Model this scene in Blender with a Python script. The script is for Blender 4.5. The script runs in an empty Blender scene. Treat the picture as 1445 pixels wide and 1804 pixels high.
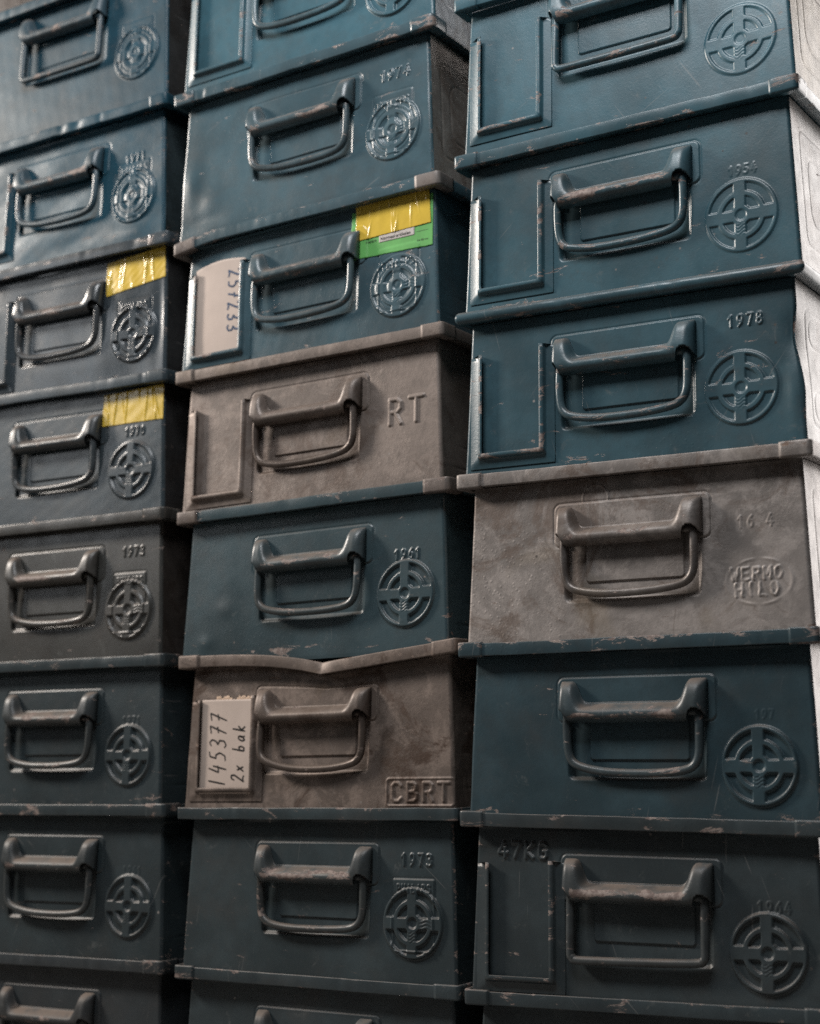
import bpy, math, random
import numpy as np
from mathutils import Matrix, Vector

# ------------------------------------------------------------------ camera
SC = bpy.context.scene
COL = SC.collection
W = 0.34


def cam_axes(yaw, pitch, roll):
    cy, sy = math.cos(yaw), math.sin(yaw)
    f = Vector((sy, cy, 0)); r = Vector((cy, -sy, 0)); u = Vector((0, 0, 1))
    cp, sp = math.cos(pitch), math.sin(pitch)
    f2 = f * cp + u * sp; u2 = u * cp - f * sp
    cr, sr = math.cos(roll), math.sin(roll)
    return r * cr + u2 * sr, u2 * cr - r * sr, f2


cd = bpy.data.cameras.new('camera')
cam = bpy.data.objects.new('camera', cd); COL.objects.link(cam)
r_, u_, f_ = cam_axes(-0.5586, 0.1483, -0.0174)
m = Matrix.Identity(4)
for i in range(3):
    m[i][0], m[i][1], m[i][2] = r_[i], u_[i], -f_[i]
m[0][3], m[1][3], m[2][3] = 1.099, -1.2826, 0.0851
cam.matrix_world = m
cd.sensor_fit = 'HORIZONTAL'; cd.sensor_width = 36
cd.lens = 2764.3 / 1445 * 36
cd.clip_start = 0.02; cd.clip_end = 50
cd.dof.use_dof = True; cd.dof.focus_distance = 1.43; cd.dof.aperture_fstop = 5.6
SC.camera = cam

# ------------------------------------------------------------------ world and lamps
wd = bpy.data.worlds.new('World'); SC.world = wd; wd.use_nodes = True
bg = wd.node_tree.nodes['Background']
bg.inputs[0].default_value = (0.55, 0.62, 0.72, 1); bg.inputs[1].default_value = 0.022


def area(name, loc, target, sx, sy, power, color):
    l = bpy.data.lights.new(name, 'AREA'); l.shape = 'RECTANGLE'; l.size = sx; l.size_y = sy
    l.energy = power; l.color = color
    o = bpy.data.objects.new(name, l); COL.objects.link(o)
    o.location = loc
    o.rotation_euler = (Vector(target) - Vector(loc)).to_track_quat('-Z', 'Y').to_euler()
    return o


area('key_lamp', (-2.20, -0.78, 1.68), (0.4, 0, 0.35), 0.42, 0.45, 80, (1.0, 0.91, 0.82))
area('front_lamp', (0.40, -0.82, 1.66), (0.45, 0, 0.80), 0.8, 0.42, 20, (0.96, 0.98, 1.0))
area('sheen_lamp', (-1.12, -0.92, 0.84), (0, 0, 0.5), 0.30, 0.56, 1.5, (0.92, 0.96, 1.0))  # weak unseen lamp, added to give the left stack a soft sheen
area('back_window_lamp', (1.30, 2.0, 0.75), (0.72, 0.1, 0.5), 1.3, 2.0, 46, (1.0, 0.95, 0.92))

SC.view_settings.view_transform = 'Standard'; SC.view_settings.look = 'None'
SC.view_settings.exposure = 0.0; SC.view_settings.gamma = 1; SC.view_settings.use_curve_mapping = False
SC.render.engine = 'CYCLES'
SC.cycles.use_denoising = False
SC.cycles.max_bounces = 6


# ------------------------------------------------------------------ materials
def nd(nt, t, **kw):
    n = nt.nodes.new(t)
    for k, v in kw.items():
        if k in n.inputs.keys(): n.inputs[k].default_value = v
        else: setattr(n, k, v)
    return n


def ramp(nt, src, a, b, c0=0.0, c1=1.0):
    n = nt.nodes.new('ShaderNodeMapRange'); n.interpolation_type = 'SMOOTHSTEP'
    n.inputs['From Min'].default_value = a; n.inputs['From Max'].default_value = b
    n.inputs['To Min'].default_value = c0; n.inputs['To Max'].default_value = c1
    nt.links.new(src, n.inputs['Value']); return n.outputs[0]


def math_(nt, op, a, b):
    n = nt.nodes.new('ShaderNodeMath'); n.operation = op
    for i, x in enumerate((a, b)):
        if isinstance(x, (int, float)): n.inputs[i].default_value = x
        else: nt.links.new(x, n.inputs[i])
    return n.outputs[0]


def mixc(nt, fac, a, b, mode='MIX'):
    n = nt.nodes.new('ShaderNodeMix'); n.data_type = 'RGBA'; n.blend_type = mode
    if isinstance(fac, (int, float)): n.inputs[0].default_value = fac
    else: nt.links.new(fac, n.inputs[0])
    for i, x in ((6, a), (7, b)):
        if isinstance(x, tuple): n.inputs[i].default_value = (*x, 1)
        else: nt.links.new(x, n.inputs[i])
    return n.outputs[2]


def noise(nt, co, scale, detail=4, rough=0.55, dist=0.0):
    n = nd(nt, 'ShaderNodeTexNoise', Scale=scale, Detail=detail, Roughness=rough, Distortion=dist)
    nt.links.new(co, n.inputs['Vector']); return n.outputs['Fac']


def paint(name, color, seed, rough=0.36, chip=0.5, chipcol=(0.27, 0.215, 0.19), dust=0.35, mottle=0.0, metal=0.0, bump=0.10, spots=0.0, spec=0.5):
    mt = bpy.data.materials.new(name); mt.use_nodes = True
    nt = mt.node_tree; B = nt.nodes['Principled BSDF']
    tc = nt.nodes.new('ShaderNodeTexCoord'); mp = nt.nodes.new('ShaderNodeMapping')
    mp.inputs['Location'].default_value = (seed * 1.37, seed * 0.71, seed * 2.13)
    nt.links.new(tc.outputs['Object'], mp.inputs['Vector']); co = mp.outputs[0]
    big = noise(nt, co, 9, 5, 0.6); mid = noise(nt, co, 45, 6, 0.65); fine = noise(nt, co, 240, 4, 0.6)
    dark = tuple(c * 0.72 for c in color)
    pale = tuple(min(1, c * 1.16) for c in color)
    c = mixc(nt, ramp(nt, big, 0.35, 0.65), dark, pale)  # darker and lighter paint tones mixed at random by noise
    c = mixc(nt, math_(nt, 'MULTIPLY', ramp(nt, mid, 0.46, 0.62), 0.35), c, tuple(x * 0.62 for x in color))
    c = mixc(nt, math_(nt, 'MULTIPLY', ramp(nt, noise(nt, co, 33, 9, 0.78, 0.6), 0.585, 0.68), 0.30), c, (0.17, 0.175, 0.17))
    if mottle > 0:
        m1 = ramp(nt, noise(nt, co, 28, 8, 0.75, 0.5), 0.46, 0.60)
        c = mixc(nt, math_(nt, 'MULTIPLY', m1, min(1, mottle * 1.1)), c, tuple(min(1, x * 1.5) for x in color))
        m2 = ramp(nt, noise(nt, co, 13, 9, 0.75, 1.0), 0.50, 0.62)
        c = mixc(nt, math_(nt, 'MULTIPLY', m2, min(1, mottle * 1.2)), c, (color[0] * 0.50, color[1] * 0.40, color[2] * 0.34))
        m3 = ramp(nt, noise(nt, co, 160, 5, 0.7, 0.2), 0.50, 0.66)
        c = mixc(nt, math_(nt, 'MULTIPLY', m3, mottle * 0.45), c, tuple(min(1, x * 0.6) for x in color))
        m4 = ramp(nt, noise(nt, co, 11, 3, 0.5, 0.3), 0.60, 0.72)
        c = mixc(nt, math_(nt, 'MULTIPLY', m4, mottle * 0.5), c, (color[0] * 1.0, color[1] * 0.86, color[2] * 0.58))
    # dirt film in large soft blotches
    d = ramp(nt, noise(nt, co, 6.5, 6, 0.7), 0.48, 0.75)
    c = mixc(nt, math_(nt, 'MULTIPLY', d, 0.30), c, (0.085, 0.066, 0.055))
    # dust lying on faces that point up
    geo = nt.nodes.new('ShaderNodeNewGeometry'); sp = nt.nodes.new('ShaderNodeSeparateXYZ')
    nt.links.new(geo.outputs['Normal'], sp.inputs[0])
    up = math_(nt, 'MULTIPLY', ramp(nt, sp.outputs[2], 0.25, 0.85), dust)
    c = mixc(nt, math_(nt, 'MULTIPLY', up, ramp(nt, mid, 0.25, 0.6)), c, (0.20, 0.145, 0.11))
    sa = nt.nodes.new('ShaderNodeAttribute'); sa.attribute_name = 'stain_shade'
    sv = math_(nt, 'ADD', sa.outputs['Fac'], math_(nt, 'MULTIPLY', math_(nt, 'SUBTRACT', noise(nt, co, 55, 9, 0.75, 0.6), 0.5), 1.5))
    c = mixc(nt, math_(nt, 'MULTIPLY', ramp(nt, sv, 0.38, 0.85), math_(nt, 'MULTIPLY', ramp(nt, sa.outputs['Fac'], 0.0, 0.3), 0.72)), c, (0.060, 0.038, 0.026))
    # chips in the paint where it is rubbed
    cmap = nt.nodes.new('ShaderNodeMapping'); cmap.inputs['Scale'].default_value = (0.55, 1.0, 1.7); nt.links.new(co, cmap.inputs['Vector'])
    at = nt.nodes.new('ShaderNodeAttribute'); at.attribute_name = 'wear'
    wv = math_(nt, 'ADD', math_(nt, 'MULTIPLY', at.outputs['Fac'], 0.155 * (0.4 + chip)), noise(nt, cmap.outputs[0], 50, 10, 0.72, 0.7))
    rub = math_(nt, 'MULTIPLY', ramp(nt, wv, 0.60, 0.72), 0.42)
    c = mixc(nt, rub, c, (0.135, 0.112, 0.098))
    cm = ramp(nt, wv, 0.66, 0.67)
    cm2 = math_(nt, 'MULTIPLY', cm, 1.0 if chip > 0 else 0.0)
    c = mixc(nt, cm2, c, mixc(nt, ramp(nt, fine, 0.4, 0.6), chipcol, (chipcol[0] * 0.55, chipcol[1] * 0.5, chipcol[2] * 0.5)))
    # little specks and scratches
    v = nd(nt, 'ShaderNodeTexVoronoi', Scale=95.0); nt.links.new(co, v.inputs['Vector'])
    rnd = nt.nodes.new('ShaderNodeSeparateColor'); nt.links.new(v.outputs['Color'], rnd.inputs[0])
    sm = math_(nt, 'MULTIPLY', ramp(nt, v.outputs['Distance'], 0.16, 0.08), ramp(nt, rnd.outputs[0], 0.978 - 0.2 * spots, 0.98 - 0.2 * spots))
    c = mixc(nt, math_(nt, 'MULTIPLY', sm, 0.75), c, mixc(nt, rnd.outputs[1], (0.03, 0.022, 0.018), (0.33, 0.30, 0.28)))
    sc = None
    for rot, sca in (((0.0, 0.35 + (seed * 1.7) % 1.3, 0.0), (14, 14, 420)), ((0.0, -0.5 - (seed * 2.3) % 1.1, 0.0), (11, 14, 360))):
        r1 = nt.nodes.new('ShaderNodeMapping'); r1.inputs['Rotation'].default_value = rot; nt.links.new(co, r1.inputs['Vector'])
        r2 = nt.nodes.new('ShaderNodeMapping'); r2.inputs['Scale'].default_value = sca; nt.links.new(r1.outputs[0], r2.inputs['Vector'])
        k_ = ramp(nt, noise(nt, r2.outputs[0], 1.0, 2, 0.4), 0.745, 0.775)
        sc = k_ if sc is None else math_(nt, 'MAXIMUM', sc, k_)
    c = mixc(nt, math_(nt, 'MULTIPLY', sc, 0.22), c, (0.30, 0.29, 0.28))
    nt.links.new(c, B.inputs['Base Color'])
    rg = math_(nt, 'ADD', math_(nt, 'MULTIPLY', mid, 0.22), rough - 0.10)
    rg = math_(nt, 'ADD', rg, math_(nt, 'MULTIPLY', cm2, 0.25))
    rg = math_(nt, 'ADD', rg, math_(nt, 'MULTIPLY', up, 0.5))
    nt.links.new(rg, B.inputs['Roughness'])
    B.inputs['Metallic'].default_value = metal; B.inputs['Specular IOR Level'].default_value = spec
    # orange peel, blisters and chip edges
    hgt = math_(nt, 'ADD', math_(nt, 'MULTIPLY', fine, 0.5), math_(nt, 'MULTIPLY', noise(nt, co, 700, 2, 0.5), 0.35))
    hgt = math_(nt, 'SUBTRACT', hgt, math_(nt, 'MULTIPLY', cm2, 0.5))
    v2 = nd(nt, 'ShaderNodeTexVoronoi', Scale=210.0); nt.links.new(co, v2.inputs['Vector'])
    bl = math_(nt, 'MULTIPLY', ramp(nt, v2.outputs['Distance'], 0.35, 0.05), ramp(nt, noise(nt, co, 8, 3), 0.55, 0.7))
    hgt = math_(nt, 'ADD', hgt, math_(nt, 'MULTIPLY', bl, 0.6))
    if mottle > 0.3:
        pit = math_(nt, 'MULTIPLY', noise(nt, co, 330, 6, 0.7, 0.3), ramp(nt, noise(nt, co, 13, 4, 0.6), 0.45, 0.62))
        hgt = math_(nt, 'ADD', hgt, math_(nt, 'MULTIPLY', pit, 1.3))
    bp = nt.nodes.new('ShaderNodeBump'); bp.inputs['Strength'].default_value = min(1, bump * 4)
    bp.inputs['Distance'].default_value = 0.0004
    nt.links.new(hgt, bp.inputs['Height']); nt.links.new(bp.outputs[0], B.inputs['Normal'])
    return mt


def simple(name, color, rough=0.6, var=0.12, scale=60, bump=0.0, metal=0.0, coat=0.0):
    mt = bpy.data.materials.new(name); mt.use_nodes = True
    nt = mt.node_tree; B = nt.nodes['Principled BSDF']
    tc = nt.nodes.new('ShaderNodeTexCoord'); co = tc.outputs['Object']
    n = noise(nt, co, scale, 6, 0.6)
    c = mixc(nt, ramp(nt, n, 0.3, 0.7), tuple(x * (1 - var) for x in color), tuple(min(1, x * (1 + var)) for x in color))
    nt.links.new(c, B.inputs['Base Color']); B.inputs['Roughness'].default_value = rough
    B.inputs['Metallic'].default_value = metal
    B.inputs['Coat Weight'].default_value = coat
    if bump:
        bp = nt.nodes.new('ShaderNodeBump'); bp.inputs['Strength'].default_value = bump; bp.inputs['Distance'].default_value = 0.0005
        nt.links.new(noise(nt, co, scale * 6, 4), bp.inputs['Height']); nt.links.new(bp.outputs[0], B.inputs['Normal'])
    return mt


M_TAPE = simple('yellow_tape', (0.64, 0.44, 0.06), 0.26, 0.06, 50, 0.05, coat=0.12)
M_GREEN = simple('green_sticker_paper', (0.105, 0.36, 0.085), 0.55, 0.10, 40, 0.1)
M_LABEL = simple('printed_label_paper', (0.50, 0.45, 0.42), 0.7, 0.04, 80)
M_CARD = simple('card_paper', (0.54, 0.44, 0.38), 0.75, 0.09, 14, 0.12)
M_TORN = simple('torn_card_paper', (0.50, 0.36, 0.26), 0.85, 0.2, 120, 0.3)
M_INKB = simple('blue_ink', (0.012, 0.045, 0.11), 0.5, 0.3, 200)
M_INKK = simple('black_ink', (0.012, 0.011, 0.011), 0.5, 0.2, 200)
M_FLOOR = simple('concrete', (0.20, 0.19, 0.18), 0.85, 0.2, 8, 0.4)
M_WALL = simple('dark_plaster', (0.05, 0.05, 0.052), 0.9, 0.2, 6, 0.3)


# ------------------------------------------------------------------ mesh helpers
def link_mesh(name, verts, quads, mat, parent=None, loc=None, wear=None, tris=None, smooth=True, stain_shade=None):
    """verts: (n,3) array in metres, world coordinates; stored relative to loc."""
    verts = np.asarray(verts, float).copy()
    if loc is not None: verts -= np.array(loc)
    me = bpy.data.meshes.new(name)
    quads = np.asarray(quads, np.int32).reshape(-1, 4) if quads is not None and len(quads) else np.zeros((0, 4), np.int32)
    tris = np.asarray(tris, np.int32).reshape(-1, 3) if tris is not None and len(tris) else np.zeros((0, 3), np.int32)
    me.vertices.add(len(verts)); me.vertices.foreach_set('co', verts.astype(np.float32).ravel())
    nl = quads.size + tris.size
    me.loops.add(nl); me.loops.foreach_set('vertex_index', np.concatenate([quads.ravel(), tris.ravel()]).astype(np.int32))
    nq, ntr = len(quads), len(tris)
    me.polygons.add(nq + ntr)
    starts = np.concatenate([np.arange(nq) * 4, nq * 4 + np.arange(ntr) * 3]).astype(np.int32)
    me.polygons.foreach_set('loop_start', starts)
    me.polygons.foreach_set('use_smooth', np.full(nq + ntr, smooth))
    if wear is not None:
        a = me.attributes.new('wear', 'FLOAT', 'POINT'); a.data.foreach_set('value', np.asarray(wear, np.float32).ravel())
    if stain_shade is not None:
        a = me.attributes.new('stain_shade', 'FLOAT', 'POINT'); a.data.foreach_set('value', np.asarray(stain_shade, np.float32).ravel())
    me.update(calc_edges=True); me.validate()
    me.materials.append(mat)
    o = bpy.data.objects.new(name, me); COL.objects.link(o)
    if parent is not None: o.parent = parent
    elif loc is not None: o.location = loc
    return o


def grid_faces(nr, nc, closed_c=False):
    i = np.arange(nr - 1)[:, None]; j = np.arange(nc if closed_c else nc - 1)[None, :]
    j2 = (j + 1) % nc
    a = i * nc + j; b = i * nc + j2; c = (i + 1) * nc + j2; d = (i + 1) * nc + j
    return np.stack([a, d, c, b], -1).reshape(-1, 4)


def compact(verts, quads, mask, wear=None, stain_shade=None):
    q = quads[mask]; idx, inv = np.unique(q, return_inverse=True)
    return verts[idx], inv.reshape(-1, 4), wear[idx], stain_shade[idx]


def sstep(x, a, b):
    t = np.clip((x - a) / (b - a), 0, 1); return t * t * (3 - 2 * t)


def rrect(u, w, u0, u1, w0, w1, r):
    cx, cy, hx, hy = (u0 + u1) / 2, (w0 + w1) / 2, (u1 - u0) / 2 - r, (w1 - w0) / 2 - r
    dx = np.abs(u - cx) - hx; dy = np.abs(w - cy) - hy
    return np.hypot(np.maximum(dx, 0), np.maximum(dy, 0)) + np.minimum(np.maximum(dx, dy), 0) - r


def ell(cx, cy, rx, ry, a0=0, a1=360, n=14):
    return [(cx + rx * math.cos(math.radians(a0 + (a1 - a0) * k / n)), cy + ry * math.sin(math.radians(a0 + (a1 - a0) * k / n))) for k in range(n + 1)]


# stroke letters in a box 0.6 wide, 1 high, y down
G = {
    '0': [ell(.3, .5, .25, .5)], '1': [[(.08, .25), (.32, 0), (.32, 1)]],
    '2': [[(.05, .2), (.15, .05), (.35, 0), (.52, .14), (.5, .36), (.05, 1), (.57, 1)]],
    '3': [[(.05, .1), (.28, 0), (.5, .1), (.5, .34), (.28, .46), (.54, .62), (.54, .86), (.3, 1), (.03, .9)]],
    '4': [[(.44, 1), (.44, .35)], [(.36, 0), (.02, .7), (.6, .7)]],
    '5': [[(.54, 0), (.12, 0), (.08, .42), (.35, .38), (.55, .6), (.5, .88), (.25, 1), (.03, .9)]],
    '6': [[(.46, .0), (.16, .34), (.06, .68)], ell(.3, .68, .25, .32)],
    '7': [[(.05, 0), (.56, 0), (.22, 1)]],
    '8': [ell(.3, .25, .2, .25), ell(.3, .74, .25, .26)],
    '9': [ell(.3, .31, .25, .31), [(.55, .32), (.46, .68), (.14, 1)]],
    'A': [[(0, 1), (.3, 0), (.6, 1)], [(.1, .65), (.5, .65)]],
    'B': [[(.05, 0), (.05, 1), (.4, 1), (.56, .86), (.56, .62), (.4, .48), (.05, .48)], [(.4, .48), (.5, .36), (.5, .12), (.38, 0), (.05, 0)]],
    'C': [[(.56, .16), (.42, 0), (.18, 0), (.05, .16), (.05, .84), (.18, 1), (.42, 1), (.56, .84)]],
    'G': [[(.56, .16), (.42, 0), (.18, 0), (.05, .16), (.05, .84), (.18, 1), (.42, 1), (.56, .84), (.56, .52), (.34, .52)]],
    'E': [[(.55, 0), (.05, 0), (.05, 1), (.55, 1)], [(.05, .5), (.45, .5)]],
    'H': [[(.05, 0), (.05, 1)], [(.55, 0), (.55, 1)], [(.05, .5), (.55, .5)]],
    'I': [[(.3, 0), (.3, 1)]], 'K': [[(.05, 0), (.05, 1)], [(.55, 0), (.08, .55), (.56, 1)]],
    'L': [[(.08, 0), (.08, 1), (.52, 1)]], 'M': [[(.02, 1), (.05, 0), (.3, .6), (.55, 0), (.58, 1)]],
    'O': [ell(.3, .5, .26, .5)], 'P': [[(.06, 1), (.06, 0), (.4, 0), (.55, .14), (.55, .38), (.4, .52), (.06, .52)]],
    'R': [[(.06, 1), (.06, 0), (.4, 0), (.55, .14), (.55, .38), (.4, .52), (.06, .52)], [(.3, .52), (.57, 1)]],
    'S': [[(.54, .13), (.38, 0), (.18, 0), (.06, .14), (.08, .36), (.5, .6), (.55, .84), (.4, 1), (.18, 1), (.04, .86)]],
    'T': [[(0, 0), (.6, 0)], [(.3, 0), (.3, 1)]], 'V': [[(.02, 0), (.3, 1), (.58, 0)]],
    'W': [[(0, 0), (.15, 1), (.3, .4), (.45, 1), (.6, 0)]], ' ': [],
}


def text_segs(txt, cx, cw, h, pitch=None, wid=None):
    """segments in face millimetres for stamped text centred on (cx, cw)"""
    wid = wid or h * 0.5; pitch = pitch or wid * 1.35
    x0 = cx - (pitch * (len(txt) - 1) + wid) / 2; S = []
    for k, ch in enumerate(txt):
        for pl in G[ch]:
            p = [(x0 + k * pitch + a / 0.6 * wid, cw - h / 2 + b * h) for a, b in pl]
            S += list(zip(p[:-1], p[1:]))
    return S


def seg_height(u, w, segs, rad, H):
    d = np.full(u.shape, 1e9)
    for (ax, ay), (bx, by) in segs:
        vx, vy = bx - ax, by - ay; L = vx * vx + vy * vy + 1e-9
        t = np.clip(((u - ax) * vx + (w - ay) * vy) / L, 0, 1)
        d = np.minimum(d, np.hypot(u - ax - t * vx, w - ay - t * vy))
    return H * (1 - sstep(d, rad * 0.35, rad * 1.5))


EMC = (286.0, 95.0)


def emblem_h(x, y, kind):
    """raised wheel with slots; x right, y down, millimetres from its centre"""
    r = np.hypot(x, y)
    h = 2.6 * (1 - sstep(r, 31.8, 34.0))

    def slot(r0, r1, ax, ay):
        s = sstep(r, r0 - .6, r0 + .6) * (1 - sstep(r, r1 - .6, r1 + .6))
        return s * sstep(np.abs(x + 0.8), ax - .6, ax + 1.0) * sstep(np.abs(y - 0.5), ay - .6, ay + 1.0)
    cut = slot(21.8, 29.6, 5.4, 5.8)
    # inner slots run to rounded points at the spokes
    cut = np.maximum(cut, slot(9.0, 17.2, 4.9, 5.0))
    hole = 1 - sstep(r, 3.8, 6.0)
    h = h - (2.7 if kind != 'worn' else 1.7) * cut - 2.0 * hole
    if kind == 'worn':
        h = h + 1.5 * np.exp(-((np.hypot(x - 1, y + 3)) / 5.5) ** 2) - 1.0 * np.exp(-((r - 13) / 2.0) ** 2) + 0.8 * np.exp(-((r - 24.5) / 1.6) ** 2)
    # waves on the lower spoke and bars on the upper one
    m = (np.abs(x + .8) < 5.2) & (y > 8) & (y < 18)
    h = h + np.where(m, 0.28 * np.sin((y + 1.6 * np.sin(x * 0.55)) * 2.1), 0)
    if kind in ('shield', 'worn'):
        m = (np.abs(y) < 5.6) & (x > 8) & (x < 21)
        h = h + np.where(m, 0.30 * np.sin((y + 0.9 * np.sin(x * 0.5)) * 1.9), 0)
        fr = np.abs(rrect(x, y, -22.5, 22.5, -40, 26, 1.5))
        h = h + 0.9 * (1 - sstep(fr, .3, 1.4)) * (1 - sstep(r, 31, 33)) + 0.0
    return h


def cosnoise(rng, n, smin, smax):
    return [(rng.uniform(-1, 1), rng.uniform(0, 6.28), rng.uniform(0, 6.28), rng.uniform(smin, smax)) for _ in range(n)]


def ev(cs, u, w):
    out = 0
    for a, ph, th, s in cs:
        out = out + a * np.cos((u * math.cos(th) + w * math.sin(th)) * 6.283 / s + ph)
    return out / max(1, len(cs)) ** 0.5


DEPTH = 500.0


class Bin:
    def __init__(s, **k):
        s.__dict__.update(dict(dents=[], year=None, emblem='wheel', yat=(287, 37), yh=9, yd=0.85, holder=False, emd=1.0, bow=3.5, step=0.9,
                               stamps=[], rim_def=None, bot_def=None, rimmat=None, capmat=None, caps='LR', round_rim=False, edge=None,
                               barwear=0.8, rimwear=0.5, handle='bow', bracket='soft', emc=EMC, stains=[], hshift=0.0, kk=.6, texty=31.5, hd=1.22, wav=0.5, handle_mat=None, shadow_plate=True))
        s.__dict__.update(k)
        s.rng = random.Random(s.seed)
        s.cs = cosnoise(s.rng, 7, 60, 260)
        s.cs2 = cosnoise(s.rng, 8, 14, 45)
        s.kinks = [(s.rng.uniform(15, 325), s.rng.uniform(3, 9), s.rng.uniform(-.5, .5) * s.kk, s.rng.uniform(-.9, .3) * s.kk) for _ in range(5)]
        s.H = (s.z - s.zb) * 1000.0
        s.root = bpy.data.objects.new('metal_bin', None); COL.objects.link(s.root)
        s.root.empty_display_size = 0.05
        s.loc = (s.x0 + W / 2, s.y0 + 0.25, s.zb)
        s.root.location = s.loc
        s.root['label'] = s.label; s.root['category'] = 'bin'; s.root['group'] = 'metal bins stacked in three columns'

    def zt(s, u):
        d = s.rim_def(u) if s.rim_def else 0
        return s.z * 1000 + s.t * (u - 170) + d

    def zbm(s, u):
        d = s.bot_def(u) if s.bot_def else 0
        return s.zb * 1000 + s.tb * (u - 170) + d

    def F(s, u, w, o):
        """face millimetres -> world metres; o is outward from the plane of the rim front"""
        u, w, o = np.broadcast_arrays(np.asarray(u, float), np.asarray(w, float), np.asarray(o, float))
        uc = np.clip(u, 0, 340)
        zt, zb = s.z * 1000 + s.t * (uc - 170), s.zb * 1000 + s.tb * (uc - 170)
        z = zt - w * (zt - zb) / s.H
        if s.rim_def: z = z + s.rim_def(uc) * np.clip(1 - np.maximum(w, 0) / 48.0, 0, 1) ** 1.35
        if s.bot_def: z = z + s.bot_def(uc) * np.clip(1 - (s.H - w) / 60.0, 0, 1) ** 1.3
        return np.stack([s.x0 + u / 1000, s.y0 - o / 1000, z / 1000], -1)

    def rec(s, w): return -(12.0 - 8.5 * w / 145.0)

    # ---- stamped relief of the front panel, millimetres
    def height(s, u, w):
        u = np.atleast_1d(np.asarray(u, float)); w = np.atleast_1d(np.asarray(w, float))
        h = s.wav * 1.0 * ev(s.cs, u, w) + 0.07 * ev(s.cs2, u, w)
        for (du, dw, ru, rw, a) in s.dents:
            h = h + a * np.exp(-((u - du) / ru) ** 2 - ((w - dw) / rw) ** 2)
        wq = w - s.hshift
        dp = rrect(u, wq, 97.5, 246, 22.5, 61, 6)
        dr = rrect(u, wq, 107, 237, 40, 112, 5)
        sr = (1 - sstep(dr, -3.4, 0.8)) * sstep(wq, 44, 50)
        spl = 1 - sstep(dp, -0.5, 0.5)
        if s.hshift: spl = spl * .4
        h = h - 2.6 * sr + 0.9 * spl * (1 - sr) - (0.55 if not s.hshift else .15) * np.exp(-((dp - 1.1) / 0.8) ** 2) * (1 - sr)
        di = rrect(u, wq, 128, 221, 36, 94.5, 3)
        h = h + 1.5 * (1 - sstep(di, -0.5, 0.5)) * sr
        cx, cy = s.emc
        if s.emblem:
            if s.emblem == 'oval':
                x, y = (u - 288) / 29.0, (w - 103) / 19.5; r = np.hypot(x, y)
                h = h + 0.45 * np.exp(-((r - 1.0) / 0.06) ** 2) * (0.6 + 0.4 * np.sin(u * .3))
                seg = text_segs('WERMO', 286, 96, 10, 9.6, 6.5) + text_segs('HILO', 286, 109.5, 11, 10.4, 7)
                h = h + seg_height(u + .25 * np.sin(w * .9), w + .25 * np.sin(u * .7), seg, 1.25, 0.85) * (.75 + .4 * np.sin(u * .43 + w * .31))
                h = h + .5 * np.exp(-((np.hypot(u - 138, w - 19) - 12.5) / .7) ** 2) * (w < 23)
                pass
            else:
                m = (np.abs(u - cx) < 36) & (np.abs(w - cy) < 36)
                e = np.zeros(np.broadcast(u, w).shape)
                uu, ww = np.broadcast_arrays(u, w)
                e[m] = emblem_h(uu[m] - cx, ww[m] - cy, s.emblem)
                if s.emblem in ('shield', 'worn'):
                    rr = np.hypot(uu - cx, ww - cy)
                    box = rrect(uu, ww, cx - 23, cx + 23, cy - 40, cy + 10, 1.5)
                    out = sstep(rr, 33, 34.5)
                    e = e + out * (0.9 * (1 - sstep(box, -.8, .6)) - .35 * np.exp(-((box - 1.4) / .7) ** 2))
                    ty = s.texty; seg = text_segs('PHILIPS', cx + .5, cy - ty, 7.0, 5.6, 3.6)
                    mm = (np.abs(uu - cx) < 24) & (ww < cy - ty + 7) & (ww > cy - ty - 7)
                    e[mm] += seg_height(uu[mm], ww[mm], seg, 0.8, 0.75)
                h = h + e * s.emd * (.72 if s.emblem == 'worn' else 1)
        if s.year:
            seg = text_segs(s.year, s.yat[0], s.yat[1], s.yh, s.yh * 0.86, s.yh * 0.5)
            h = h + s.patch(u, w, seg, 1.05, s.yd * 1.3)
        for (txt, cu, cw, hh, pitch, wid, rad, dep) in s.stamps:
            h = h + s.patch(u, w, text_segs(txt, cu, cw, hh, pitch, wid), rad, dep)
        if s.edge: h = h + s.edge(u, w)
        return h

    @staticmethod
    def patch(u, w, seg, rad, H):
        uu, ww = np.broadcast_arrays(u, w)
        a = np.array([p for sg in seg for p in sg]); out = np.zeros(uu.shape)
        m = (uu > a[:, 0].min() - 3) & (uu < a[:, 0].max() + 3) & (ww > a[:, 1].min() - 3) & (ww < a[:, 1].max() + 3)
        out[m] = seg_height(uu[m], ww[m], seg, rad, H); return out

    def body(s):
        st = s.step
        wend = s.H - 1.5
        rows = np.linspace(0, wend, int(wend / st) + 1)
        wl = np.clip(rows, 0, 150)
        xl = 12 - 6.5 * wl / 145; xr = 340 - xl; yf = s.rec(wl)
        R = 3.2
        nf = int(322 / st); fr = np.linspace(0, 1, nf)
        sd = np.concatenate([[DEPTH - 12], np.linspace(DEPTH - 60, 220, 6), np.linspace(200, R, 190 if s.side else 12)])
        ang = np.linspace(0, math.pi / 2, 6)[1:-1]
        cols = []; nx = []; ny = []
        X, O, NX, NO, isf = [], [], [], [], []
        for d in sd: X.append(xl); O.append(yf - d); NX.append(-1); NO.append(0); isf.append(0)
        for a in ang:
            X.append(xl + R - R * math.cos(a)); O.append(yf - R + R * math.sin(a)); NX.append(-math.cos(a)); NO.append(math.sin(a)); isf.append(0)
        for f in fr: X.append(xl + R + (xr - xl - 2 * R) * f); O.append(yf); NX.append(0); NO.append(1); isf.append(1)
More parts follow.
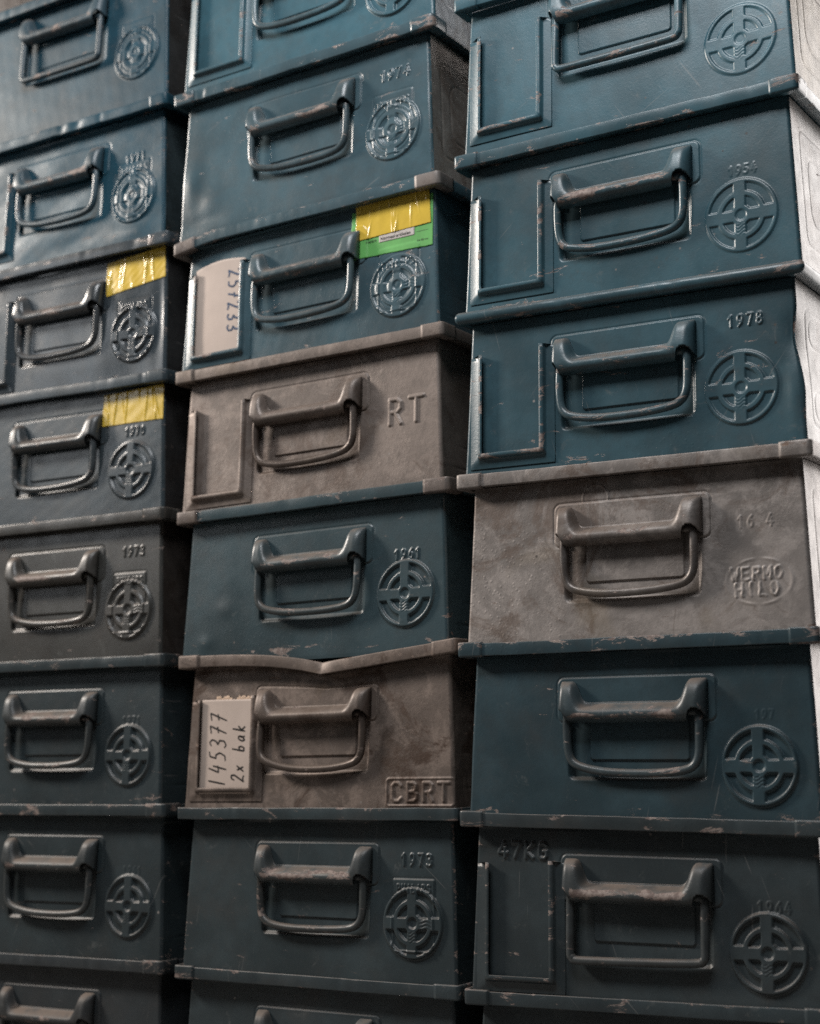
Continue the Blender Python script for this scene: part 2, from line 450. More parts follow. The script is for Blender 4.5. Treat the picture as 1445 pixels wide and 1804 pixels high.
        for a in ang[::-1]:
            X.append(xr - R + R * math.cos(a)); O.append(yf - R + R * math.sin(a)); NX.append(math.cos(a)); NO.append(math.sin(a)); isf.append(0)
        for d in sd[::-1]: X.append(xr); O.append(yf - d); NX.append(1); NO.append(0); isf.append(0)
        X = np.array(X).T; O = np.array(O).T; NX = np.array(NX, float)[None]; NO = np.array(NO, float)[None]; isf = np.array(isf)
        Wm = np.broadcast_to(rows[:, None], X.shape)
        h = s.height(X, Wm)
        # side walls: shallow waves and pressed outlines
        hs = 0.22 * ev(s.cs, (yf[:, None] - O) * 1.0 + 300, Wm) + 0.1 * ev(s.cs2, O, Wm)
        dd = -O + yf[:, None] - 0
        b = rrect(dd, Wm, 22, 150, 22, 128, 10)
        b2 = rrect(dd, Wm, 40, 134, 42, 106, 16)
        if s.xedge is not None: b2 = np.minimum(rrect(dd, Wm, 30, 142, 30, 56, 11), rrect(dd, Wm, 30, 142, 96, 122, 11))
        hs = hs * .15 - 0.45 * np.exp(-(b2 / 1.5) ** 2) - 0.45 * np.exp(-(b / 1.5) ** 2)
        side = (np.abs(NX) > .999)
        h = np.where(side, hs, h)
        fl = np.clip((np.arange(X.shape[1]) - 0), 0, 0)
        h = h * sstep(rows, 0, 3)[:, None]
        V = s.F(X + NX * h, Wm, O + NO * h)
        if s.xedge is not None:
            dx = s.xedge(rows)[:, None] * sstep(X, 320, 337) * np.exp(-np.maximum(yf[:, None] - O - 3, 0) / 14.0) / 1000
            V[..., 0] += dx
        nr, nc = X.shape
        V = V.reshape(-1, 3); Q = grid_faces(nr, nc)[:, ::-1]
        edge_l = np.exp(-((X - xl[:, None]) / 2.2) ** 2) + np.exp(-((X - xr[:, None]) / 2.2) ** 2)
        wear = 0.62 * edge_l + 0.25 * np.exp(-((Wm - s.H + 14) / 5) ** 2)
        wear = wear * np.where(side, np.exp(-(-O + yf[:, None]) / 6.0) * .8, 1.0)
        wear = (wear * s.rimwear * 1.3).ravel()
        stain_shade = np.zeros(X.shape)
        for (a_, b_, ra, rb, am) in s.stains: stain_shade = np.maximum(stain_shade, am * np.exp(-((X - a_) / ra) ** 2 - ((Wm - b_) / rb) ** 2))
        stain_shade = (stain_shade * (isf[None] > 0)).ravel()
        uc = X.reshape(-1)[Q].mean(1); wc = Wm.reshape(-1)[Q].mean(1); fq = (isf[(Q[:, 0] % nc)] == 1)
        part = np.zeros(len(Q), int)
        if s.emblem:
            cx, cy = s.emc
            if s.emblem == 'oval': me = (((uc - 288) / 33) ** 2 + ((wc - 103) / 23) ** 2 < 1)
            else:
                me = np.hypot(uc - cx, wc - cy) < 36
                if s.emblem in ('shield', 'worn'): me |= (np.abs(uc - cx) < 25.5) & (wc > cy - 42.5) & (wc < cy)
            part[me & fq] = 1
        if s.year:
            ww_ = s.yh * 2.0; part[(np.abs(uc - s.yat[0]) < ww_) & (np.abs(wc - s.yat[1]) < s.yh * .5 + 2.2) & fq & (part == 0)] = 2
        for k, (txt, cu, cw, hh, pitch, wid, rad, dep) in enumerate(s.stamps):
            hw = (pitch * (len(txt) - 1) + wid) / 2 + 3
            part[(np.abs(uc - cu) < hw) & (np.abs(wc - cw) < hh / 2 + 3) & fq & (part == 0)] = 3
        j0 = len(sd) + len(ang) + nf + len(ang)
        part[(Q.min(1) % nc >= j0)] = 4
        names = {0: 'body', 1: 'emblem', 2: 'year_stamp', 3: 'stamped_letters', 4: 'side_panel'}
        for k in (0, 1, 2, 3, 4):
            m = part == k
            if not m.any(): continue
            v, q, wr, stn = compact(V, Q, m, wear, stain_shade)
            if k == 0:
                # back wall and bottom close the box
                n0 = len(v)
                xl0, xl1 = 12, 12 - 6.5 * 150 / 145
                c = s.F([xl0, 340 - xl0, 340 - xl1, xl1], [0, 0, wend, wend], [-DEPTH] * 4)
                f0 = s.F([xl1 + 2, 340 - xl1 - 2], [wend, wend], [s.rec(150) - 2] * 2)
                v = np.vstack([v, c, f0]); wr = np.concatenate([wr, np.zeros(6)]); stn = np.concatenate([stn, np.zeros(6)])
                q = np.vstack([q, [[n0 + 1, n0, n0 + 3, n0 + 2]], [[n0 + 2, n0 + 3, n0 + 4, n0 + 5]]])
            link_mesh(names[k], v, q, (s.sidemat or s.mat) if k == 4 else s.mat, s.root, s.loc, wr, stain_shade=stn)

    # ---- rim
    def rect_path(s, inset, rad, sect='all', L=26):
        """points (u, o) around the rim outline at an inset; same count for each inset"""
        a = inset; r = max(rad - inset, 0.4)
        u0, u1, f, b = a, 340 - a, -a, -DEPTH + a
        P = []

        def arc(cx, cy, a0, a1, n=6):
            for k in range(n + 1):
                t = math.radians(a0 + (a1 - a0) * k / n); P.append((cx + r * math.cos(t), cy + r * math.sin(t)))
        if sect == 'all':
            for k in range(12): P.append((u0, b + (f - r - b) * k / 12))
            arc(u0 + r, f - r, 180, 90)
            for k in range(1, 170): P.append((u0 + r + (u1 - u0 - 2 * r) * k / 170, f))
            arc(u1 - r, f - r, 90, 0)
            for k in range(1, 12): P.append((u1, f - r + (b - f + r) * k / 12))
            P.append((u1, b)); 
            for k in range(1, 8): P.append((u1 + (u0 - u1) * k / 8, b))
        elif sect == 'L':
            for k in range(8): P.append((u0, -L + (f - r + L) * k / 8))
            arc(u0 + r, f - r, 180, 90)
            for k in range(1, 9): P.append((u0 + r + (L - u0 - r) * k / 8, f))
        else:
            R0 = 340 - L
            for k in range(8): P.append((R0 + (u1 - r - R0) * k / 8, f))
            arc(u1 - r, f - r, 90, 0)
            for k in range(1, 9): P.append((u1, f - r + (-L - f + r) * k / 8))
        return P

    def sweep_rim(s, name, sec, mat, sect='all', rad=3.4, wearf=None, L=26):
        rings = []
        for (o, v) in sec:
            P = np.array(s.rect_path(-o, rad, sect, L))
            u, of = P[:, 0], P[:, 1]
            wob = 0.35 * ev(s.cs, u * 1.0 + 40, of) + 0.22 * ev(s.cs2, u, of * 0.5)
            wz = 0.35 * ev(s.cs, u * 1.3 + 400, of + 77)
            for (ku, kw, ka, kb) in s.kinks:
                g = np.exp(-((u - ku) / kw) ** 2) * (of > -20); wz = wz + ka * g; wob = wob + kb * g
            front = sstep(of, -14 + 0 * of, -1 + 0 * of)
            k = sstep(np.array(v, float), -1, 12)
            u2 = u; o2 = of + wob * front * (0.3 + k) + (s.rim_out(u, v) if s.rim_out else 0) * front
            rings.append(s.F(u2, -(v + wz * 0.8), o2))
        V = np.array(rings)  # sec x path
        ns, npth = V.shape[:2]
        V = V.transpose(1, 0, 2)  # path x sec
        closed_path = sect == 'all'
        if closed_path:
            V = np.concatenate([V, V[:1]], 0); npth += 1
        Q = grid_faces(npth, ns, True)
        extra = None
        verts = V.reshape(-1, 3)
        secv = np.array([p[1] for p in sec])
        wr = np.tile((0.55 * (np.exp(-((secv - 12) / 2.5) ** 2) + 0.8 * np.exp(-(secv / 2.5) ** 2) + .35)) * s.rimwear, npth)
        tr = None
        if not closed_path:
            tr = []
            for e, base in ((0, 0), (1, (npth - 1) * ns)):
                idx = [base + i for i in range(ns)]
                for i in range(1, ns - 1):
                    t = (idx[0], idx[i], idx[i + 1]) if e == 0 else (idx[0], idx[i + 1], idx[i])
                    tr.append(t)
        return link_mesh(name, verts, Q, mat, s.root, s.loc, wr * (1.5 if name == 'corner_cap' else 1), tr)

    def rim(s):
        if s.round_rim:
            sec = [(-12.2, 0.6), (-5, 0.3)] + [(-5.2 + 6.2 * math.cos(a), 6.2 + 6.2 * math.sin(a)) for a in np.linspace(-1.5, 2.6, 12)] + [(-9.6, 3), (-12.2, 2.2)]
        else:
            sec = [(-12.2, .5), (-2.2, 0.0), (-0.7, 0.05), (-0.15, .25), (0, .9), (0.05, 6), (0, 11.0), (-.2, 11.7), (-.8, 12), (-1.6, 11.9), (-2.1, 11.3), (-2.2, 2.2), (-3, 1.6), (-12.2, 1.8)]
        s.sweep_rim('rim', sec, s.rimmat or s.mat)
        csec = [(-9, -.9), (-1.6, -1.0), (-.2, -.75), (.7, .1), (1.0, 1.2), (1.0, 11.6), (.7, 12.7), (-.2, 13.2), (-1.6, 13.2), (-2.8, 12.8), (-2.9, 12.2), (-.9, 12.1), (-.1, 11.4), (-.1, .9), (-.8, .0), (-9, 0)]
        if not s.round_rim:
            for c in s.caps: s.sweep_rim('corner_cap', csec, (s.capmat or s.rimmat or s.mat), c, L=s.rng.uniform(24, 29))

    # ---- handle bracket: a pressed hood over the rod
    def bracket_(s):
        us = np.linspace(102.5, 238.5, 137)
        mid = np.array([(44.5, 1.0), (46.2, 1.3), (47.4, 2.6), (48.5, 5.0), (49.8, 7.8), (51.8, 10.0), (54.2, 10.8), (56.8, 10.2), (59, 7.8), (60.5, 5.0), (61, 3.2)])
        sh = np.array([(26.5, 0.9), (27.2, 3.6), (29.0, 6.2), (32.5, 8.4), (38, 9.8), (44, 10.7), (51.0, 11.3), (56, 10.6), (59, 8.0), (60.5, 5.0), (61, 3.2)])
        tt = np.linspace(0, 1, 36); ts = np.linspace(0, 1, len(mid))

        def res(p): return np.stack([np.interp(tt, ts, p[:, 0]), np.interp(tt, ts, p[:, 1])], -1)

        def sm(p):
            q = p.copy()
            for _ in range(3): q[1:-1] = (q[:-2] + 2 * q[1:-1] + q[2:]) / 4
            return q
        A, B = sm(res(mid)), sm(res(sh))
        V = []; wr = []
        b = s.rng.uniform(-.6, .6)
        for u in us:
            k = max(math.exp(-(abs(u - 112.0) / 7.6) ** 2.4), math.exp(-(abs(u - 226.5) / 8.2) ** 2.4))
            if s.bracket == 'sharp': k = k ** 1.6
            if u < 112 or u > 226.5: k = 1.0
            P = A * (1 - k) + B * k
            eL = min(1, max(0, (u - 102.5) / 4.5)); eL = math.sqrt(1 - (1 - eL) ** 2)
            eR = min(1, max(0, (238.5 - u) / 8.0)); eR = math.sqrt(1 - (1 - eR) ** 2) * 1.0
            e = min(eL, eR)
            notch = max(math.exp(-((u - 105) / 4.6) ** 4), math.exp(-((u - 231) / 7.0) ** 4))
            wend = 61.0 - 9.0 * notch
            # clip the profile at the lip
            n = (P[:, 0] <= wend).sum(); n = max(3, n)
            keep = P[:n]
            x = np.linspace(0, 1, 36); xs = np.linspace(0, 1, n)
            P2 = np.stack([np.interp(x, xs, keep[:, 0]), np.interp(x, xs, keep[:, 1])], -1)
            hh = 0.95 + (P2[:, 1] - 0.95) * (0.08 + .92 * e)
            hh = hh + 0.15 * ev(s.cs2, np.full(36, u), P2[:, 0])
            w0 = P2[:, 0] + s.hshift
            # the raised flap of the mount lies between the shoulders
            V.append(s.F(np.full(36, u), w0, s.rec(w0) + hh * s.hd))
            wr.append(s.barwear * (np.exp(-((w0 - s.hshift - 53) / 5.0) ** 2) * (0.9 if 112 < u < 224 else .35)) + 0.1)
        V = np.array(V); nc, nr = V.shape[:2]
        Q = grid_faces(nc, nr)
        o = link_mesh('handle_bracket', V.reshape(-1, 3), Q, s.bracket_mat or s.mat, s.root, s.loc, np.array(wr).ravel())
        md = o.modifiers.new('thickness', 'SOLIDIFY'); md.thickness = 0.0012; md.offset = -1
        return o

    def handle_(s):
        b = s.bow; hb = 2.6 if s.handle != 'rect' else 3.0
        if s.handle == 'rect':
            k = [(170, 53.5, 4.2), (222, 53.5, 4.2), (230.5, 54.5, 4.2), (232.3, 60, 4.2), (232.5, 75, 3.8), (232.5, 101, 3.0), (231, 106, 2.8), (226, 108.5, 2.7), (200, 109.2, 2.7), (170, 109.2, 2.7), (140, 109.0, 2.7), (115, 108.5, 2.7), (110, 106, 2.8), (108.5, 101, 3), (108.5, 75, 3.8), (108.7, 60, 4.2), (110.5, 54.5, 4.2), (118, 53.5, 4.2)]
        else:
            k = [(170, 53.5, 4.2), (222, 53.5, 4.2), (230.5, 54.5, 4.2), (232.2, 60, 4.2), (232.4, 74, 3.8), (231.5, 89, 3.2), (227, 98, 2.9), (217, 102.5, hb), (197, 102.5 + b * .7, hb), (172, 102.3 + b, hb), (146, 102.5 + b * .75, hb), (125, 102, hb), (114.5, 97.5, 2.9), (110, 90, 3.1), (108.4, 76, 3.7), (108.5, 60, 4.2), (110.5, 54.5, 4.2), (118, 53.5, 4.2)]
        P = np.array(k, float); n = len(P)
        if s.twist: P[:, 2] += s.twist * np.clip((P[:, 1] - 60) / 45, 0, 1) * (1 - (P[:, 0] - 108) / 125)
        P[:, 0] += (P[:, 1] > 58) * s.rng.uniform(-.5, .5)
        P[:, 2] += s.rng.uniform(-.3, 4.0) * np.clip((P[:, 1] - 57) / 50, 0, 1)
        P[:, 1] += s.rng.uniform(-1.6, 1.6) * (P[:, 0] - 170) / 60 * np.clip((P[:, 1] - 80) / 20, 0, 1)
        C = []
        for i in range(n):
            p0, p1, p2, p3 = P[i - 1], P[i], P[(i + 1) % n], P[(i + 2) % n]
            for t in np.arange(0, 1, .125):
                C.append(.5 * ((2 * p1) + (-p0 + p2) * t + (2 * p0 - 5 * p1 + 4 * p2 - p3) * t * t + (-p0 + 3 * p1 - 3 * p2 + p3) * t ** 3))
        C = np.array(C); N = len(C)
        T = np.roll(C, -1, 0) - np.roll(C, 1, 0); T /= np.linalg.norm(T, axis=1)[:, None]
        C = C + np.array([0, s.hshift, 0])
        Z = np.array([0, 0, 1.0]); S1 = np.cross(T, Z); S1 /= np.linalg.norm(S1, axis=1)[:, None]; S2 = np.cross(T, S1)
        R = 3.75; V = []
        for a in np.linspace(0, 2 * math.pi, 17)[:-1]:
            V.append(C + R * (math.cos(a) * S1 + math.sin(a) * S2))
        V = np.array(V).transpose(1, 0, 2); V = np.concatenate([V, V[:1]], 0)
        pts = s.F(V[..., 0], V[..., 1], s.rec(V[..., 1]) + V[..., 2] + 1.6)
        wv = 0.5 * s.barwear * np.ones(V.shape[:2]) * (V[..., 2] > 4)
        link_mesh('handle', pts.reshape(-1, 3), grid_faces(N + 1, 16, True), s.handle_mat or s.mat, s.root, s.loc, wv.ravel())

    def holder_(s):
        u0, u1, w0, w1 = s.hold if isinstance(s.holder, str) else (12.5, 101, 31, 140.5)
        prof = [(0, -.4), (0, .9), (.5, 1.1), (8.0, 1.2), (9.0, 2.0), (9.7, 4.4), (10.6, 5.6), (13.8, 5.9), (14.2, 5.5), (13.8, 5.1), (11.6, 4.8), (10.8, 3.6), (10.3, 1.0), (9.6, -.4)]
        V = []
        ys = np.linspace(0, 1, 26)
        for (n_, hgt) in prof:
            a0, a1, b1 = u0 + n_, u1 - n_, w1 - n_
            topl = w0 + (1.5 if n_ < 9 else 0) ; 
            L = [(a0, topl + (b1 - topl) * t) for t in ys]
            B_ = [(a0 + (a1 - a0) * t, b1) for t in np.linspace(0, 1, 20)[1:-1]]
            R_ = [(a1, b1 + (topl - 3 - b1) * t) for t in ys]
            P = np.array(L + B_ + R_)
            side = sstep(np.abs(P[:, 0] - (u0 + u1) / 2), 20, 40)
            hh = hgt * (1 + .0 * side)
            base = 0.0
            hw = s.height(P[:, 0], np.minimum(P[:, 1], s.H - 3)) * 0 + s.wav * ev(s.cs, P[:, 0], P[:, 1])
            bend = 0.5 * ev(s.cs2, P[:, 1] * .6, P[:, 0] * .2) * (hgt > 2)
            V.append(s.F(P[:, 0] + bend * .5, P[:, 1], s.rec(P[:, 1]) + hh + hw + bend * .5))
        V = np.array(V).transpose(1, 0, 2); npth, ns = V.shape[:2]
        wr = np.tile(np.array([0.0, .2, .2, .05, .15, .5, .75, .75, .7, .2, 0, 0, 0, 0]) * (s.rimwear + .2), npth)
        tr = []
        for e, base in ((0, 0), (1, (npth - 1) * ns)):
            idx = [base + i for i in range(ns)]
            for i in range(1, ns - 1): tr.append((idx[0], idx[i], idx[i + 1]) if e == 0 else (idx[0], idx[i + 1], idx[i]))
        o = link_mesh('label_holder', V.reshape(-1, 3), grid_faces(npth, ns, True), s.mat, s.root, s.loc, wr, tr)
        return o

    def build(s):
        s.body(); s.rim(); s.bracket_(); s.handle_()
        if s.holder: s.holder_()
        return s

    # ---- a thin sheet lying on the panel
    def sheet(s, name, mat, corners, lift, nu=60, nw=40, wr=0, seed=1, ragged=0.25, parent=None, ridges=0, wrap=1.0):
        """corners TL TR BR BL in face millimetres"""
        rng = random.Random(seed)
        (a, b, c, d) = [np.array(p, float) for p in corners]
        U, V_ = np.meshgrid(np.linspace(0, 1, nu), np.linspace(0, 1, nw))
        P = (a[None, None] * ((1 - U) * (1 - V_))[..., None] + b * (U * (1 - V_))[..., None] + c * (U * V_)[..., None] + d * ((1 - U) * V_)[..., None])
        u, w = P[..., 0], P[..., 1]
        jag = np.array([rng.uniform(-1, 1) for _ in range(nu)]); jag = np.convolve(jag, [.25, .5, .25], 'same')
        w = w + ragged * jag[None] * (np.abs(V_ - .5) * 2) ** 6
        base = np.maximum.reduce([s.height(u + du, w + dw) for du, dw in ((0, 0), (2, 0), (-2, 0), (0, 2), (0, -2))]) * wrap
        h = base + lift
        for _ in range(ridges):
            x0, sl, wd, am = rng.uniform(0, 1), rng.uniform(-.12, .12), rng.uniform(.006, .013), rng.uniform(.4, 1.3)
            y0, ln = rng.choice([0, .1, .5, 1.0]), rng.uniform(.15, .6)
            h = h + am * np.exp(-((U - x0 - sl * V_) / wd) ** 2) * np.exp(-((V_ - y0) / ln) ** 2)
        h = h + wr * ev(cosnoise(rng, 10, 6, 25), u, w)
        pts = s.F(u, w, s.rec(w) + h)
        o = link_mesh(name, pts.reshape(-1, 3), grid_faces(nw, nu)[:, ::-1] if False else grid_faces(nw, nu), mat, parent or s.root, s.loc)
        md = o.modifiers.new('thickness', 'SOLIDIFY'); md.thickness = 0.00025; md.offset = 1
        s.last = lambda uu, ww: s.height(uu, ww) * wrap + lift
        return o

    def ribbon(s, name, mat, strokes, rad, outf, parent, loc):
        V, Q = [], []
        for pl in strokes:
            p = np.array(pl, float)
            # resample and soften
            seg = np.linalg.norm(np.diff(p, axis=0), axis=1); L = np.concatenate([[0], np.cumsum(seg)])
            n = max(4, int(L[-1] / 0.5)); t = np.linspace(0, L[-1], n)
            q = np.stack([np.interp(t, L, p[:, 0]), np.interp(t, L, p[:, 1])], -1)
            for _ in range(2): q[1:-1] = (q[:-2] + 2 * q[1:-1] + q[2:]) / 4
            T = np.gradient(q, axis=0); T /= np.linalg.norm(T, axis=1)[:, None] + 1e-9
            Nn = np.stack([-T[:, 1], T[:, 0]], -1); r = rad * (0.75 + 0.35 * np.sin(np.linspace(.3, 2.9, n)))[:, None]
            a, b = q + Nn * r, q - Nn * r
            base = len(V)
            for i in range(n):
                for k in (a[i], b[i]):
                    V.append(s.F(k[0], k[1], float(np.ravel(outf(k[0], k[1]))[0])).reshape(3))
            for i in range(n - 1): Q.append((base + 2 * i, base + 2 * i + 1, base + 2 * i + 3, base + 2 * i + 2))
        o = link_mesh(name, np.array(V), Q, mat, parent, loc)
        return o


# ------------------------------------------------------------------ setting
def box(name, x0, x1, y0, y1, z0, z1, mat):
    v = [(x, y, z) for x in (x0, x1) for y in (y0, y1) for z in (z0, z1)]
    q = [(0, 1, 3, 2), (4, 6, 7, 5), (0, 4, 5, 1), (2, 3, 7, 6), (0, 2, 6, 4), (1, 5, 7, 3)]
    o = link_mesh(name, np.array(v), q, mat, smooth=False); o['kind'] = 'structure'; return o


ZF = -0.3035
box('floor', -3, 3, -3, 2.0, ZF - 0.1, ZF, M_FLOOR)
box('wall', -3, 0.68, 0.60, 0.70, ZF + 0.002, 2.4, M_WALL)

# ------------------------------------------------------------------ the bins
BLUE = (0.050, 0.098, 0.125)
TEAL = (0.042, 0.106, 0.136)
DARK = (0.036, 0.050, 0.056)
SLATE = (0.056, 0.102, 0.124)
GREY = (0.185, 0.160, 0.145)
X0 = {'L': -0.3556, 'M': 0.0, 'R': 0.3638}
Y0 = {'L': -0.0005, 'M': 0.0, 'R': -0.0237}
# column, dx, z of rim, tilt
ROWS = {
    'L': [(0.0, 1.138, 0.0), (0.002, 0.9775, 0.0), (-0.0014, 0.8069, -.0012), (.0019, .6453, -.0068), (.0002, .4902, -.0191), (-.0018, .3349, -.0089), (-.0008, .1764, -.0068), (.0021, .0165, .0018), (-.0001, -.146, .0113)],
    'M': [(0.0, 0.962, 0.012), (-.0057, .8019, .0182), (-.0022, .6352, .0146), (-.0016, .4817, .0095), (.0009, .3269, .0117), (.0043, .1719, .0074), (.0031, .0148, .0049), (.0011, -.1465, .001)],
    'R': [None, (.0095, .7985, .004), (.0059, .6368, .0005), (.0022, .4783, -.0219), (.0004, .3212, -.0155), (-.0018, .1647, -.0085), (-.0038, .0102, -.0133), (-.0029, -.1418, .0149)],
}


def m2_droop(u): return -9.0 * np.clip((70 - u) / 70, 0, 1) ** 2
def m1_bot(u): return -6.0 * np.clip((70 - u) / 70, 0, 1) ** 2
def m5_sag(u): return -14.5 * np.where(u < 184, np.clip(u / 184, 0, 1) ** 3.0, np.clip((340 - u) / 156, 0, 1))
def m5_out(u, v): return -4.0 * np.exp(-np.abs(u - 184) / 16) * (v / 12) + 0 * u
def m2_out(u, v): return 3.5 * np.clip((45 - u) / 45, 0, 1) ** 2
def l2_def(u): return 0.9 * np.sin(u / 21.0) * np.exp(-((u - 285) / 60) ** 2)


def r3_edge(w): return -6.0 * np.exp(-((w - 52) / 20) ** 2) + 1.5 * np.exp(-((w - 100) / 20) ** 2)


S = []
SPEC = {
    ('L', 0): dict(color=(0.06, 0.048, 0.042), mottle=.4, label='brownish metal bin cut off at the top left corner of the photo'),
    ('L', 1): dict(sidecol=(0.045,0.045,0.045), color=(0.016,0.055,0.080), rough=.44, emblem='worn', texty=26, handle='rect', hshift=-19.0, label='blue bin with rectangular handle, second from the top in the left stack', rimwear=.7),
    ('L', 2): dict(sidecol=(0.035,0.05,0.056), color=(0.018,0.062,0.090), rough=.34, emblem='worn', kk=2.2, year='1971', yat=(287, 49), yh=9, holder=True, label='glossy blue metal bin stamped 1971 with a dented lower edge, in the left stack', rim_def=None, dents=[(290, 140, 26, 9, 1.6), (200, 136, 30, 10, -1.4), (130, 125, 60, 18, 1.2)], wav=.8),
    ('L', 3): dict(sidecol=(0.035,0.035,0.036), color=(0.045, 0.058, 0.068), rough=.22, emblem='shield', holder=True, label='glossy dark metal bin with yellow tape above a boxed round emblem', dents=[(322, 80, 8, 40, -1.6), (200, 120, 60, 20, 1.6), (260, 60, 20, 30, .8)], wav=.9),
    ('L', 4): dict(sidecol=(0.035,0.035,0.036), color=(0.036, 0.052, 0.062), rough=.30, year='1970', yat=(289, 51), yh=9, label='dark blue metal bin with wrinkled yellow tape above the stamped year 1970', wav=.7),
    ('L', 5): dict(sidecol=(0.05,0.042,0.038), color=(0.050, 0.050, 0.047), rough=.33, emblem='shield', year='1973', yat=(289, 31), yh=10, label='dark brownish metal bin stamped 1973 in the left stack', spots=.1, mottle=.15),
    ('L', 6): dict(color=(0.030, 0.042, 0.047), rough=.36, year='1971', yat=(288, 58), yh=8, yd=.35, label='dark blue bin with brownish handle bar, third from the bottom in the left stack', mottle=.1, rimwear=.7),  # lowest left bins: paint darkened to stand in for lens vignetting
    ('L', 7): dict(color=(0.030, 0.042, 0.047), rough=.38, year='1961', yat=(288, 58), yh=8, yd=.3, label='dark blue metal bin with chipped paint along its rim, second lowest of the left stack', rimwear=.75),
    ('L', 8): dict(color=(0.034, 0.042, 0.047), rough=.42, label='dark metal bin cut off by the bottom edge, lowest of the left stack'),
    ('M', 0): dict(sidecol=(0.42,0.45,0.48), color=TEAL, rough=.34, emc=(283, 100), holder=True, label='blue metal bin with empty label frame, topmost of the middle stack', rimwear=.6),
    ('M', 1): dict(sidecol=(0.34,0.30,0.27), color=SLATE, rough=.28, emblem='worn', texty=29, kk=1.6, year='1974', yat=(288, 34), yh=11, bot_def=m1_bot, label='blue metal bin stamped 1974 with dents at its lower left corner, in the middle stack', dents=[(22, 96, 12, 22, 1.6), (50, 120, 16, 14, 1.3), (35, 140, 30, 8, -1.2), (300, 12, 14, 8, .8)], wav=.8, rimwear=.8),
    ('M', 2): dict(color=SLATE, rough=.30, emblem='worn', texty=23, emc=(286, 93), holder=True, rim_def=m2_droop, rim_out=m2_out, capL=(0.22, 0.19, 0.175), label='blue metal bin with a green sticker, yellow tape and card numbered 257233', rimwear=.8),
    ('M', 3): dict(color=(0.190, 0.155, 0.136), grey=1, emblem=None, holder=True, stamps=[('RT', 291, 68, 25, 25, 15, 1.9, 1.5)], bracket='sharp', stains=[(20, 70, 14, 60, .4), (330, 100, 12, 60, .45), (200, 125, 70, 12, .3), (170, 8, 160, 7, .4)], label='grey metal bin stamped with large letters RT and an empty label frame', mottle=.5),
    ('M', 4): dict(color=(0.042, 0.068, 0.078), rough=.31, year='1961', yat=(287, 56.5), yh=9.5, label='dark blue metal bin stamped 1961 directly below the grey bin marked RT', rimwear=.7, dents=[(62, 95, 12, 9, .7), (38, 130, 10, 8, .9)], capR=(.17, .14, .125)),
    ('M', 5): dict(color=(0.160, 0.125, 0.106), grey=1, emblem=None, holder=True, holdp=(13, 108, 34, 139), rim_def=m5_sag, rim_out=m5_out, twist=5, bow=5, stains=[(258, 82, 16, 26, .75), (170, 12, 150, 9, .6), (60, 14, 50, 14, .5), (125, 128, 30, 14, .45), (325, 30, 14, 40, .4)], stamps=[('CBRT', 296, 130.5, 17, 17.5, 11.5, 1.6, 1.2)], box=1, label='grey brown metal bin with a V-shaped dent in its rim and letters CBRT', mottle=.95),  # brown patches by handle and under rim: stain plus painted-in shade
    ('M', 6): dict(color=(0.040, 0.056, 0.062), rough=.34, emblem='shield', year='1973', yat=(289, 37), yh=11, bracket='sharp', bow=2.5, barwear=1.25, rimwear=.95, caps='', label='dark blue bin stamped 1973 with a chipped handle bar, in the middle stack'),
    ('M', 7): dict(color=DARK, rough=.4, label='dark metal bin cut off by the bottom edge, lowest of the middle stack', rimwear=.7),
    ('R', 1): dict(sidecol=(0.30,0.26,0.20), color=TEAL, rough=.36, handle='rect', hshift=-20.0, emc=(286.5, 102.5), holder=True, emd=.42, barwear=1.2, label='blue metal bin with a beige side, topmost of the right stack', rimwear=.7),
    ('R', 2): dict(sidecol=(0.30,0.29,0.28), color=(0.042, 0.096, 0.120), rough=.33, emd=.48, stains=[(212, 128, 20, 9, .5), (130, 126, 40, 12, .35), (60, 128, 30, 8, .5), (300, 132, 40, 8, .3)], emc=(283, 99), year='1954', yat=(285, 58), yh=8, yd=.28, holder=True, barwear=1.3, label='blue bin with scraped label frame, second from the top in the right stack', spots=.45, rimwear=.8),
    ('R', 3): dict(sidecol=(0.30,0.29,0.28), color=(0.041, 0.087, 0.108), rough=.32, emd=.62, emc=(279, 92), year='1978', yat=(284, 32), yh=10, holder=True, round_rim=True, xedge=r3_edge, dents=[(326, 100, 7, 30, 2.0), (327, 50, 9, 22, -2.5)], label='blue metal bin stamped 1978 with a buckled right edge, in the right stack', rimwear=.85),
    ('R', 4): dict(sidecol=(0.28,0.25,0.23), color=(0.258, 0.230, 0.214), grey=1, emblem='oval', stains=[(254, 62, 13, 24, .5), (150, 128, 90, 12, .3), (118, 60, 10, 20, .3), (300, 68, 26, 9, .35)], year='16 4', yat=(286, 51), yh=10, yd=.3, label='grey metal bin with a worn oval emblem, the only grey bin of the right stack', mottle=.6, spots=.1),
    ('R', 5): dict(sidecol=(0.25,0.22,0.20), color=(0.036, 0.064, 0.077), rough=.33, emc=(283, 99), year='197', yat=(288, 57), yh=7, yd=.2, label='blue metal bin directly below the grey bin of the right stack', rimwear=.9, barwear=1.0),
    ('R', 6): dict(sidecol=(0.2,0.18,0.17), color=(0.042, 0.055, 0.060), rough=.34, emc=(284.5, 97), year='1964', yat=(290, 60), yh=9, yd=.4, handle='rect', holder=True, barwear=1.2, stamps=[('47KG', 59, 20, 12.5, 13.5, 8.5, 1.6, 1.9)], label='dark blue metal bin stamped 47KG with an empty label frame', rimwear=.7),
    ('R', 7): dict(color=DARK, rough=.4, label='dark metal bin showing little more than its rim, lowest of the right stack', rimwear=.7),
}

